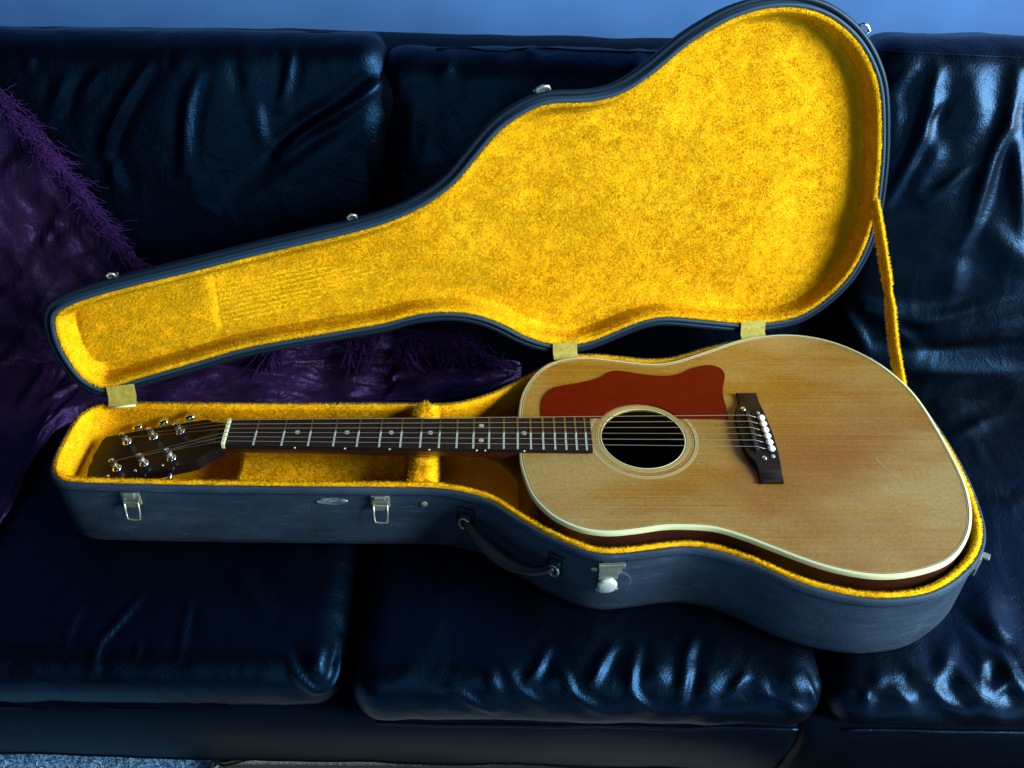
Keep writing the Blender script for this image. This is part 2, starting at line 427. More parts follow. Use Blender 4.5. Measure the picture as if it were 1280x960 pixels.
mid_s = [([(685, 808), (672, 835), (660, 855)], .0045, .005), ([(766, 806), (750, 833), (737, 862)], .005, .006), ([(797, 808), (790, 840), (791, 868), (814, 888)], .0045, .0055),
         ([(867, 796), (856, 830), (848, 880)], .005, .006), ([(703, 838), (718, 868), (752, 888)], .0045, .005), ([(633, 834), (648, 862), (680, 884)], .005, .004), ([(610, 838), (622, 866)], .006, .004),
         ([(562, 858), (590, 878), (618, 892)], .004, .004), ([(866, 828), (860, 850), (853, 878)], .004, .005), ([(932, 843), (922, 858), (909, 872)], .0045, .005),
         ([(985, 838), (993, 862), (1000, 880)], .016, .007), ([(1008, 846), (1016, 868), (1022, 888)], .005, .005), ([(970, 870), (990, 884), (1012, 893)], .005, .004),
         ([(950, 856), (965, 880)], .006, .004), ([(820, 820), (828, 860)], .012, .004), ([(890, 850), (880, 886)], .009, .004), ([(540, 800), (500, 850)], .014, .004)]
right_s = [([(1082, 864), (1085, 884)], .005, .005), ([(1113, 850), (1126, 868), (1142, 884)], .007, .007), ([(1160, 856), (1180, 876), (1206, 894)], .008, .007), ([(1195, 832), (1215, 862), (1250, 897)], .012, .009),
           ([(1255, 822), (1268, 845), (1285, 872)], .006, .006), ([(1210, 770), (1232, 795), (1256, 812)], .006, -.006), ([(1229, 826), (1229, 858)], .005, .005), ([(1260, 852), (1244, 868)], .006, .005),
           ([(1228, 740), (1236, 765), (1250, 800)], .018, .009), ([(1190, 800), (1178, 835), (1172, 860)], .007, .005), ([(1100, 836), (1094, 870)], .008, .005), ([(1140, 830), (1160, 850)], .01, .004),
           ([(1195, 545), (1245, 518)], .008, .004), ([(1255, 630), (1285, 632)], .01, .004)]
seat(-1.0, .155, -.245, ZS, left_s, 11)
seat(.162, .705, -.262, ZS, [(a, b*1.1, c*.8) for a, b, c in mid_s], 12, crown=.012)
seat(.708, 1.5, -.262, ZS, [(a, b*1.2, c*.8) for a, b, c in right_s], 13, crown=.012)
# back cushions lean; a = along the sofa, b = up the slope, c = towards the viewer
LEAN = math.atan2(.165, .46); UB = (0, math.sin(LEAN), math.cos(LEAN)); NB = (0, -math.cos(LEAN), math.sin(LEAN))
def left_shape(P, a, b):
    x = P[:, 0]-.419; v = P[:, 1]+.253
    p, q = np.array([.165, .438]), np.array([.02, .325]); d = (q-p)/np.linalg.norm(q-p)
    sd = (x-p[0])*d[1]-(v-p[1])*d[0]                      # positive below and to the right of the fold
    sd = np.where((x-p[0])*d[1]-(v-p[1])*d[0] > 0, 1, -1)*np.abs(sd)
    t = np.clip((sd+.006)/.045, 0, 1); t = t*t*(3-2*t); f = np.clip((x+.10)/.12, 0, 1)
    P[:, 2] -= .014*t*f*(P[:, 2] > 0)
    return P
def back(x0, x1, y_at_seat, strokes, seed, h=.535, crown=.012, R=.04, thick=.13, drop=.03, crumple=.003, shape=None):
    o = np.array([(x0+x1)/2, y_at_seat, ZS-drop]); c = o + np.array(UB)*h/2 - np.array(NB)*thick/2
    return cushion('back_cushion', c, (X, UB, NB), (x1-x0, h, thick), R, crown, strokes, seed=seed, crumple=crumple, stretch=(9, 6, 9), shape=shape)
bl = [([(185, 82), (160, 120), (140, 160), (130, 195)], .008, .009), ([(250, 90), (236, 130), (232, 175), (230, 215)], .008, .008), ([(365, 62), (360, 100), (350, 135)], .007, .006),
      ([(350, 195), (385, 165), (430, 138), (472, 106)], .009, .016), ([(82, 100), (72, 125), (62, 140)], .010, .006), ([(40, 68), (34, 85)], .007, .004), ([(140, 200), (145, 235)], .01, .005),
      ([(215, 50), (212, 85)], .008, -.004), ([(320, 130), (328, 180)], .010, .005), ([(290, 70), (300, 120)], .012, -.005), ([(100, 120), (125, 90)], .008, .005)]
br = [([(1172, 90), (1160, 140), (1148, 180), (1125, 225), (1108, 255)], .0065, .010), ([(1180, 122), (1158, 150)], .004, .005), ([(1160, 165), (1166, 195), (1150, 220), (1140, 240)], .009, .007),
      ([(1272, 90), (1262, 150), (1240, 200), (1215, 280), (1200, 305)], .0075, .011), ([(1268, 160), (1274, 220), (1278, 290)], .007, .009), ([(1218, 205), (1190, 228), (1155, 252)], .006, .006),
      ([(1140, 85), (1112, 118)], .006, .004), ([(1060, 385), (1110, 392), (1160, 400), (1220, 388), (1285, 372)], .010, .010), ([(1110, 430), (1180, 440), (1285, 425)], .009, -.008),
      ([(1140, 462), (1200, 468), (1285, 465)], .012, .010), ([(1045, 375), (1070, 410), (1085, 440)], .006, .006), ([(1240, 290), (1285, 330)], .014, .007), ([(1200, 320), (1190, 370)], .012, .006),
      ([(1130, 100), (1135, 150)], .012, -.004), ([(1215, 90), (1225, 150)], .014, .005), ([(1230, 370), (1285, 350)], .012, .007), ([(1100, 395), (1150, 440)], .007, .005)]
bm = [([(560, 60), (556, 100)], .010, .004), ([(660, 44), (665, 70)], .010, .004), ([(520, 120), (515, 200)], .014, .005), ([(800, 60), (790, 90)], .010, .004)]
back(-1.0, .170, .262, [(a, b*.8, c*.6) for a, b, c in bl], 21, crown=.02, h=.506, shape=left_shape)
back(.150, .803, .276, bm, 22, crown=.016, h=.488)
back(.803, 1.6, .214, [(a, b*1.25, c*.8) for a, b, c in br], 23, crown=.034, crumple=.003)
def sofa_rest():
    # top roll behind the cushions, front panel raked back, base
    P = [(-1.0, .50, .315), (1.6, .50, .315)]
    prof = []
    for k in range(15):
        a = math.pi*(.02+k/14*1.0); prof.append((.50-.085*math.cos(a), .217+.066*math.sin(a)))
    prof += [(.60, -.50), (.44, -.50), (.40, .1)]
    xs = np.linspace(-1.0, 1.6, 260); V = []
    for x in xs:
        for y, z in prof: V.append((x, y, z))
    V = np.array(V); V[:, 2] += .004*fbm(V*np.array([7, 5, 5]), 3, 4)*(V[:, 2] > .2)
    n = len(prof); Fc = []
    for i in range(len(xs)-1):
        for k in range(n):
            j = (k+1) % n; Fc.append((i*n+k, i*n+n+k, i*n+n+j, i*n+j))
    Fc.append(tuple(range(n))); Fc.append(tuple(range((len(xs)-1)*n+n-1, (len(xs)-1)*n-1, -1)))
    obj('back_frame', S(V), Fc, PANEL, SOFA, sharp=50)
    # front panels: two, meeting at the visible seam
    for x0, x1, sd in ((-1.0, .6835, 1), (.6865, 1.6, 2)):
        nx = int((x1-x0)/.008); xs = np.linspace(x0, x1, nx)
        pr = [(-.20, -.208), (-.236, -.206), (-.244, -.212), (-.243, -.26), (-.235, -.30), (-.213, -.36), (-.190, -.42), (-.176, -.455), (-.174, -.458), (-.176, -.462), (-.173, -.468), (-.165, -.473), (-.12, -.473), (-.12, -.208)]
        V = np.array([(x, y, z) for x in xs for y, z in pr]); V[:, 1] += .003*fbm(V*np.array([9, 4, 9]), 3, sd); V[:, 2] += np.clip((-.3-V[:, 2])/.17, 0, 1)*(.008-.022*(V[:, 0]+.1))
        e = np.minimum(V[:, 0]-x0, x1-V[:, 0]); V[:, 1] += .006*np.exp(-e/.006); V[:, 0] += .036*np.clip((-.21-V[:, 2])/.26, 0, 1)*np.exp(-np.abs(V[:, 0]-.685)/.25)
        n = len(pr); Fc = []
        for i in range(len(xs)-1):
            for k in range(n):
                j = (k+1) % n; Fc.append((i*n+k, i*n+j, i*n+n+j, i*n+n+k))
        Fc.append(tuple(range(n-1, -1, -1))); Fc.append(tuple(range((len(xs)-1)*n, len(xs)*n)))
        obj('front_panel', S(V), Fc, PANEL, SOFA, sharp=60)
    fromparts('base_frame', [(S(np.array(box((.3, .16, -.335), (2.56, .55, .24))[0])), box((0, 0, 0), (1, 1, 1))[1]), (S(np.array(box((.3, .22, -.493), (2.4, .5, .074))[0])), box((0, 0, 0), (1, 1, 1))[1])], DARKTRIM, SOFA)
    # welts (piping)
    for pts, r in (([(-1, -.2385, -.212), (.13, -.2385, -.212)], .0026), ([(.19, -.2525, -.2135), (.68, -.2525, -.2135)], .0026), ([(.73, -.2525, -.2135), (1.6, -.2525, -.2135)], .0026),
                   ([(.80, .176, -.127), (1.6, .176, -.127)], .004)):
        q = spline(pts, 60, False); q = q + .0012*np.stack([fbm(q*20+k, 2, k) for k in range(3)], -1)
        V, Fc = tube(S(q), r, 8); obj('piping', V, Fc, LEATHER, SOFA)
    # stitched seam lines high on the back cushions
    for pl in ([(1100, 64), (1180, 68), (1290, 73)], [(545, 62), (580, 60), (620, 64), (670, 60), (720, 63), (790, 65), (830, 66)]):
        H = []
        for x, y in spline(pl, 24, False):
            for bv in BV[3:]:
                h = bv.ray_cast(Vector(CAM), Vector(ray(x, y)))
                if h[0] is not None: H.append(np.array(h[0])+np.array(h[1])*.0006); break
        if len(H) > 5:
            V, Fc = tube(H, .0012, 6); obj('seam', V, Fc, LEATHER, SOFA)
sofa_rest()

# ---------------------------------------------------------------- plush pile
def pile(name, V, Fc, count, length, parent, label=None, weight=None, lie=.8, flow=(1, 0, 0), seed=0, keep=None, width=.0006):
    V = np.asarray(V, float); T = []
    for f in Fc:
        T.append(f[:3])
        if len(f) == 4: T.append((f[0], f[2], f[3]))
    T = np.array(T); a, b, c = V[T[:, 0]], V[T[:, 1]], V[T[:, 2]]
    n = np.cross(b-a, c-a); A = np.linalg.norm(n, axis=1); ok = A > 1e-12; T, a, b, c, n, A = T[ok], a[ok], b[ok], c[ok], n[ok], A[ok]
    n /= A[:, None]; w = A.copy()
    if weight is not None: w *= weight((a+b+c)/3, n)
    R = np.random.default_rng(seed+100); k = R.choice(len(A), count, p=w/w.sum())
    u, v = R.random(count), R.random(count); m = u+v > 1; u[m], v[m] = 1-u[m], 1-v[m]
    p = a[k]+u[:, None]*(b-a)[k]+v[:, None]*(c-a)[k]; nn = n[k]
    if keep is not None:
        q = keep(p); p, nn = p[q], nn[q]; 
    cnt = len(p)
    fl = np.stack([fbm(p*14+3, 3, seed), fbm(p*14+31, 3, seed+5), fbm(p*14+57, 3, seed+9)], -1)
    fl2 = np.stack([vnoise(p*110+3, seed), vnoise(p*110+31, seed+5), vnoise(p*110+57, seed+9)], -1)
    d = nn*.55 + lie*(fl*.2+fl2*.32+np.array(flow)*.35) + R.normal(0, .28, (cnt, 3))
    dn = np.einsum('ij,ij->i', d, nn); d += nn*np.maximum(0, .26-dn)[:, None]; d /= np.linalg.norm(d, axis=1)[:, None]
    L = length*R.uniform(.6, 1.15, cnt); s = np.cross(nn+R.normal(0, .35, (cnt, 3)), d); s /= np.linalg.norm(s, axis=1)[:, None]
    gn = np.cross(2*s, d+s); s = s*np.where(np.einsum('ij,ij->i', gn, nn) < 0, -1, 1)[:, None]
    wd = width*R.uniform(.7, 1.4, cnt)
    VV = np.stack([p-s*wd[:, None], p+s*wd[:, None], p+d*L[:, None]], 1).reshape(-1, 3)
    me = bpy.data.meshes.new(name); me.vertices.add(3*cnt); me.vertices.foreach_set('co', VV.ravel())
    me.loops.add(3*cnt); me.loops.foreach_set('vertex_index', np.arange(3*cnt)); me.polygons.add(cnt)
    me.polygons.foreach_set('loop_start', np.arange(0, 3*cnt, 3)); me.update(calc_edges=True); me.validate()
    tone = np.clip(.60+.07*fbm(p*14, 3, seed+3)+.05*vnoise(p*70, seed+6)+.07*vnoise(p*190, seed+4)+R.normal(0, .05, cnt), 0, 1)
    at = me.attributes.new('tone', 'FLOAT', 'POINT'); at.data.foreach_set('value', np.repeat(tone, 3).astype(np.float32))
    cn = nn*.9+d*.10+R.normal(0, .06, (cnt, 3)); cn /= np.linalg.norm(cn, axis=1)[:, None]
    me.polygons.foreach_set('use_smooth', [True]*cnt)
    me.normals_split_custom_set_from_vertices(np.repeat(cn, 3, 0).tolist())
    me.materials.append(PILE); o = link(bpy.data.objects.new(name, me), parent); tag(o, label, kind='stuff')
    return o

# ---------------------------------------------------------------- guitar case
ZR = -.012
A0 = np.array([-.14970036, .08131983, ZR]); EE = np.array([.98691327, .16125195, 0.]); MM = np.array([-.16125195, .98691327, 0.])
PH = math.radians(75); UU = MM*math.cos(PH)+np.array([0, 0, 1])*math.sin(PH); NN = np.cross(EE, UU)
def tr(P): P = np.asarray(P, float); return A0 + P[..., 0:1]*EE + P[..., 1:2]*MM + P[..., 2:3]*np.array([0, 0, 1.])   # tray frame (h above rim)
def ld(P): P = np.asarray(P, float); return A0 + P[..., 0:1]*EE + P[..., 1:2]*UU + P[..., 2:3]*NN                    # lid frame (w towards the viewer)
T_ = [(-0.033, -0.005), (-0.054, -0.02), (-0.066, -0.062), (-0.073, -0.099), (-0.069, -0.122), (-0.053, -0.136), (0.057, -0.158), (0.185, -0.181), (0.332, -0.206), (0.378, -0.215), (0.426, -0.237), (0.454, -0.268), (0.485, -0.3), (0.527, -0.333), (0.554, -0.341), (0.584, -0.342), (0.616, -0.342), (0.639, -0.343), (0.666, -0.353), (0.703, -0.377), (0.736, -0.406), (0.772, -0.427), (0.811, -0.442), (0.853, -0.447), (0.885, -0.444), (0.924, -0.428), (0.958, -0.404), (0.98, -0.374), (0.994, -0.332), (1.004, -0.28), (1.008, -0.225), (1.007, -0.168), (1.002, -.122), (.985, -.075), (.945, -.030), (.900, -.008), (.834, -.003), (.767, -.014), (.712, -.028), (.675, -.024), (.627, -.008), (.590, -.001), (.556, -.008), (.530, -.024), (.483, -.050), (.454, -.062), (.425, -.069), (.397, -.070), (.345, -.060), (.185, -.035), (.045, -.012), (-.010, -.003)]
L_ = [(-0.069, 0.125), (-0.072, 0.088), (-0.065, 0.055), (-0.053, 0.026), (-0.037, 0.011), (-0.019, 0.003), (0.02, 0.013), (0.099, 0.029), (0.171, 0.043), (0.334, 0.057), (0.361, 0.063), (0.399, 0.066), (0.439, 0.061), (0.477, 0.045), (0.512, 0.021), (0.552, 0.004), (0.594, 0.0), (0.627, 0.008), (0.677, 0.025), (0.71, 0.028), (0.767, 0.017), (0.834, 0.005), (0.9, 0.008), (0.942, 0.030), (0.979, 0.067), (1.0, 0.115), (1.006, 0.159), (1.006, 0.21), (1.002, 0.257), (0.990, 0.322), (0.972, 0.361), (0.948, 0.392), (0.915, 0.418), (.885, .432), (.85, .439), (.81, .438), (0.770, 0.428), (0.742, 0.415), (0.712, 0.398), (0.675, 0.370), (0.638, 0.349), (0.599, 0.343), (0.554, 0.345), (0.523, 0.336), (0.488, 0.316), (0.458, 0.286), (0.424, 0.250), (0.380, 0.225), (0.328, 0.209), (0.251, 0.196), (0.193, 0.187), (0.102, 0.171), (0.035, 0.160), (-0.015, 0.150), (-0.046, 0.141), (-0.062, 0.132)]
TO = smooth_closed(spline(T_, 420), 6); LO = smooth_closed(spline(L_, 420), 6)
if area2(TO) < 0: TO = TO[::-1]
if area2(LO) < 0: LO = LO[::-1]
CASE = empty('guitar_case', (.45, 0, -.13), 'open charcoal guitar case lined with gold plush, lid leaning back on the sofa', 'guitar case')
DEP = -.120
R_ = loops(TO, [(.035, DEP), (.018, DEP+.001), (.009, DEP+.004), (.003, DEP+.011), (.0, DEP+.022), (0, -.05), (0, -.014)])
V, Fc = skin(R_, close_first=True); obj('tray_shell', tr(V), Fc, VINYL, CASE)
V, Fc = skin(loops(TO, [(0.0005, -.0145), (-.0022, -.0135), (-.003, -.0105), (-.0025, -.0055), (-.0010, -.0028), (.0012, -.0022), (.0028, -.004), (.0034, -.012)])); obj('tray_edge', tr(V), Fc, VINYL, CASE)
TL, TF = skin(loops(TO, [(.0034, -.012), (.0036, -.004), (.0050, -.0015), (.0072, -.0015), (.0094, -.006), (.0104, -.02), (.0125, -.07), (.0165, -.088), (.026, -.097), (.04, -.1)]), close_last=True)
tlw = tr(TL); tray_lining = obj('tray_lining', tlw, TF, LINING, CASE)
pile('plush_pile', tlw, TF, 190000, .0036, tray_lining, seed=1, weight=lambda c, n: np.where(c[:, 2] > -.03, 5., np.where(c[:, 0] > .36, .15, 1.)), width=.00042)
# lid
LD = -.034
V, Fc = skin(loops(LO, [(.03, LD), (.016, LD+.001), (.008, LD+.004), (.002, LD+.011), (.0, LD+.018), (0, -.006)]), close_first=True); obj('lid_shell', ld(V), Fc, VINYL, CASE)
V, Fc = skin(loops(LO, [(0, -.0065), (-.002, -.006), (-.0026, -.003), (-.0018, -.0008), (.0005, 0), (.0040, 0), (.0046, -.004)])); obj('lid_edge', ld(V), Fc, DARKTRIM, CASE)
V, Fc = skin(loops(LO, [(.0042, -.004), (.0062, -.004), (.0066, .0035), (.0078, .0045), (.0105, .0045), (.0116, .0035), (.0118, -.004)])); obj('lid_lip', ld(V), Fc, TRIM, CASE)
LL, LF = skin(loops(LO, [(.0115, -.004), (.0118, .0012), (.0135, .003), (.0165, .002), (.019, -.003), (.0205, -.012), (.023, -.02), (.030, -.0255), (.042, -.027)]), close_last=True)
llw = ld(LL); lid_lining = obj('lid_lining', llw, LF, LINING, CASE)
def lid_keep(p):
    q = p-A0; s, t = q@EE, q@UU; r = np.random.default_rng(5).random(len(p))
    # dents pressed by the strings and the edge of a headstock pad
    k = (t-.105-(s-.14)*.13)/.0062; st = (np.abs(k-np.round(k)) < .2) & (np.abs(k) < 4.4) & (s > .135) & (s < .34-.02*np.abs(k))
    st2 = (np.abs(s-.131) < .0022) & (t > .095) & (t < .15)
    return ~((st | st2) & (r < .8))
pile('plush_pile', llw, LF, 560000, .0027, lid_lining, seed=2, keep=lid_keep, width=.00042, flow=(-.3, 0, -.6))
# raised headstock pad inside the lid
def lid_pad():
    P = spline([(-.045, .055), (-.038, .125), (-.02, .138), (.06, .150), (.118, .156), (.128, .15), (.129, .075), (.122, .068), (.04, .050), (-.03, .040)], 90)
    if area2(P) < 0: P = P[::-1]
    V, Fc = skin(loops(P, [(0, -.028), (.003, -.0262), (.008, -.0248), (.014, -.0244)]), close_last=True)
    w = ld(V); o = obj('headstock_pad', w, Fc, LINING, CASE); pile('plush_pile', w, Fc, 42000, .0036, o, seed=8, flow=(-.3, 0, -.6))
lid_pad()
# neck cradle and accessory compartment
TI = tr(np.c_[TO+inward(TO)*.0128, np.zeros(len(TO))])[:, :2]
def inner_y(x):
    y = []
    for a, b in zip(TI, np.roll(TI, -1, 0)):
        if (a[0]-x)*(b[0]-x) <= 0 and a[0] != b[0]: y.append(a[1]+(b[1]-a[1])*(x-a[0])/(b[0]-a[0]))
    return min(y), max(y)
def plush_block(name, P, prof, count, seed, label=None, ln=.006):
    P = np.array(P)
    if area2(P) < 0: P = P[::-1]
    V, Fc = skin(loops(P, prof), close_last=True)
    o = obj(name, V, Fc, LINING, CASE); tag(o, label)
    pile('plush_pile', V, Fc, count, ln, o, seed=seed)
# compartment: flat plush lid between the neck and the case walls
cx_ = np.linspace(.002, .2105, 40); cb = np.array([(x, inner_y(x)[0]-.002) for x in cx_]+[(x, inner_y(x)[1]+.002) for x in cx_[::-1]])
plush_block('compartment_lid', cb, [(0, -.1), (0, -.071), (.001, -.068), (.003, -.0665)], 24000, 31, ln=.0045)
def cradle():
    xs = np.linspace(.222, .246, 7); yl, yh = inner_y(.234); ys = np.linspace(yl-.001, yh+.001, 70); V = []; nx = len(xs)
    def top(y):
        s = np.clip((abs(y)-.030)/.018, 0, 1); s = s*s*(3-2*s)
        lip = -.0185 + (.008 if y < 0 else .012)*s
        return lip
    for y in ys:
        for i, x in enumerate(xs):
            u = abs(i/(nx-1)*2-1); V.append((x+.0015*(1 if i > nx/2 else -1)*(1-u), y, top(y)-.006*u**4))
    top_n = len(V); Fc = []
    for j in range(len(ys)-1):
        for i in range(nx-1): a = j*nx+i; Fc.append((a, a+1, a+nx+1, a+nx))
    for j in range(len(ys)):
        V.append((xs[0]-.001, ys[j], -.1)); V.append((xs[-1]+.001, ys[j], -.1))
    for j in range(len(ys)-1):
        a = j*nx; l0 = top_n+2*j; Fc.append((a, a+nx, l0+2, l0)); b = j*nx+nx-1; Fc.append((b, l0+1, l0+3, b+nx))
    a = list(range(nx)); Fc.append(tuple(a[::-1]+[top_n, top_n+1]))
    e = [(len(ys)-1)*nx+i for i in range(nx)]; Fc.append(tuple(e+[top_n+2*len(ys)-1, top_n+2*len(ys)-2]))
    o = obj('neck_cradle', V, Fc, LINING, CASE); pile('plush_pile', V, Fc, 16000, .0075, o, seed=41, weight=lambda c, n: np.where(c[:, 2] > -.05, 3, .6), width=.0007)
cradle()
# plush covered lid stay, bent a little, from the lid's right wall to the tray's rim
def stay():
    p0 = ld(np.array([.992, .187, -.006])); p1 = ld(np.array([1.008, .09, .012])); p1 = (np.array(p0)*.5+np.array(tr(np.array([1.000, -.128, -.004])))*.5)+np.array([.004, -.006, -.012]); p2 = tr(np.array([.9985, -.129, -.006]))
    C = spline([p0, (p0+p1)/2+np.array([0, 0, .002]), p1, (p1+p2)/2+np.array([-.002, 0, -.001]), p2], 60, False)
    ax = np.array([.55, -.75, .2]); V = []; n = 10
    for i, p in enumerate(C):
        t = C[min(i+1, 59)]-C[max(i-1, 0)]; t /= np.linalg.norm(t); w = ax-t*(ax@t); w /= np.linalg.norm(w); b = np.cross(t, w)
        pin = 1-.35*math.exp(-((i-31)/2.2)**2)
        for k in range(n):
            a = 2*math.pi*k/n; V.append(p + pin*(.0065*math.cos(a)*w+.0022*math.sin(a)*b))
    Fc = [(i*n+k, i*n+(k+1) % n, i*n+n+(k+1) % n, i*n+n+k) for i in range(59) for k in range(n)]
    Fc += [tuple(range(n-1, -1, -1)), tuple(range(59*n, 60*n))]
    o = obj('lid_stay', V, Fc, LINING, CASE); pile('plush_pile', V, Fc, 9000, .0038, o, seed=44, width=.0005)
stay()
# hinges: three bent plates
def hinges():
    for s0, s1, q in ((-.0165, .017, 0), (.555, .588, 0), (.818, .853, 0)):
        sc = (s0+s1)/2; tz = {0: -.001}.get(q)
        tmid = np.interp(sc, [0, .57, .84], [-.006, -.003, -.004])
        prof = []
        top = ld(np.array([0, np.interp(sc, [0, .57, .84], [.020, .018, .022]), .0055]))-A0; mid = ld(np.array([0, .004, .0065]))-A0
        pts = [(float(top@MM), float(top[2])), (float(mid@MM), float(mid[2])), (tmid-.008, .0015), (tmid-.0125, .0005)]
        V = []
        for k, (m_, z_) in enumerate(pts):
            for s in (s0, s1):
                for th in (0, .0012): V.append(A0 + s*EE + (m_-th*.7)*MM + np.array([0, 0, z_+th]))
        Fc = []
        for k in range(3):
            a = k*4; Fc += [(a, a+4, a+6, a+2), (a+1, a+3, a+7, a+5), (a, a+1, a+5, a+4), (a+2, a+6, a+7, a+3)]
        Fc += [(0, 2, 3, 1), (12, 13, 15, 14)]
        h = obj('hinge', V, Fc, HINGE, CASE, smooth=False)
        p = [A0+s*EE+(tmid-.0125)*MM+np.array([0, 0, .0015]) for s in (s0+.0005, s1-.0005)]
        V, Fc = tube(p, .0016, 8); obj('hinge_pin', V, Fc, CREAM, h)
hinges()
def outline_at(O, s, low=True, d=0.):
    """point and outward normal of the outline at station s on the side away from the hinges"""
    N = -inward(O); side = (O[:, 1] < -.1) if low else (O[:, 1] > .1)
    k = np.where(side)[0][np.argmin(np.abs(O[side][:, 0]-s))]; return O[k]+N[k]*d, N[k]
def frame_pt(p, n, z, tray=True):
    if tray:
        o = tr(np.array([p[0], p[1], z])); out = n[0]*EE+n[1]*MM; upv = np.array([0, 0, 1.])
    else:
        o = ld(np.array([p[0], p[1], z])); out = n[0]*EE+n[1]*UU; upv = NN
    al = np.cross(out, upv); return o, al, out, upv
def latches():
    for s, kind in ((.018, 'loop'), (.306, 'loop'), (.557, 'lock'), (.972, 'side')):
        if kind == 'side':
            k = np.argmin(np.linalg.norm(TO-np.array([.967, -.393]), axis=1)); p, n = TO[k], -inward(TO)[k]
        else: p, n = outline_at(TO, s)
        o, al, out, upv = frame_pt(p, n, -.012)
        M = np.array([al, upv, out])
        def bx(c, sz, b=.0006): return box(o+np.array(c)@M, sz, M, b)
        t = bpy.data.objects.new('latch', mesh('latch', *bx((0, -.012, .0018), (.022, .020, .0035), .0008), NICKEL, False)); link(t, CASE)
        if kind == 'loop':
            fromparts('latch_hook', [bx((0, -.004, .005), (.013, .007, .004))], NICKEL, t)
            # open wire bail hanging down
            q = [(-.008, -.014, .0055), (-.008, -.028, .009), (-.0075, -.038, .012), (0, -.0395, .012), (.0075, -.038, .012), (.008, -.028, .009), (.008, -.014, .0055)]
            V, Fc = tube([o+np.array(c)@M for c in q], .0013, 8); obj('bail', V, Fc, NICKEL, t)
            fromparts('latch_lever', [bx((0, -.0185, .006), (.0155, .009, .0022))], NICKEL, t)
        elif kind == 'lock':
            fromparts('latch_hook', [bx((.001, -.003, .0055), (.030, .006, .004)), bx((.004, -.016, .005), (.022, .022, .003))], NICKEL, t)
            V, Fc = lathe([(.0115, 0), (.0115, .002), (.010, .004), (.0085, .0048)], o+np.array((.004, -.036, .006))@M, out, 24); obj('lock_disc', V, Fc, WHITEMETAL, t, sharp=30)
            V, Fc = lathe([(.020, 0), (.020, .0015), (.0185, .0026)], o+np.array((-.004, -.037, .0005))@M, out, 28); obj('lock_plate', V, Fc, VINYL, t, sharp=30)
            q = [(.004+.0145*math.cos(a), -.036+.0145*math.sin(a), .006) for a in np.linspace(-2.6, -.5, 14)]
            V, Fc = tube([o+np.array(c)@M for c in q], .0011, 8); obj('lock_ring', V, Fc, NICKEL, t)
        else:
            fromparts('latch_lever', [bx((0, -.006, .007), (.009, .003, .010)), bx((0, -.024, .0045), (.009, .030, .0025))], NICKEL, t)
    # catches on the lid's far edge
    for s, sz in ((.018, .011), (.307, .013), (.552, .020), (.950, .018)):
        if s > .9:
            k = np.argmin(np.linalg.norm(LO-np.array([.946, .394]), axis=1)); p, n = LO[k], -inward(LO)[k]
        else: p, n = outline_at(LO, s, False)
        o, al, out, upv = frame_pt(p, n, -.006, False); M = np.array([al, upv, out])
        def bx(c, s_, b=.0006): return box(o+np.array(c)@M, s_, M, b)
        t = link(bpy.data.objects.new('catch', mesh('catch', *bx((0, -.006, .002), (sz, .014, .003)), NICKEL, False)), CASE)
        V, Fc = tube([o+np.array(c)@M for c in [(-sz*.42, .002, .003), (-sz*.36, .003, .007), (0, .0035, .009), (sz*.36, .003, .007), (sz*.42, .002, .003)]], .0022 if s > .5 else .0016, 8); obj('catch_lip', V, Fc, CHROME if s > .9 else NICKEL, t)
latches()
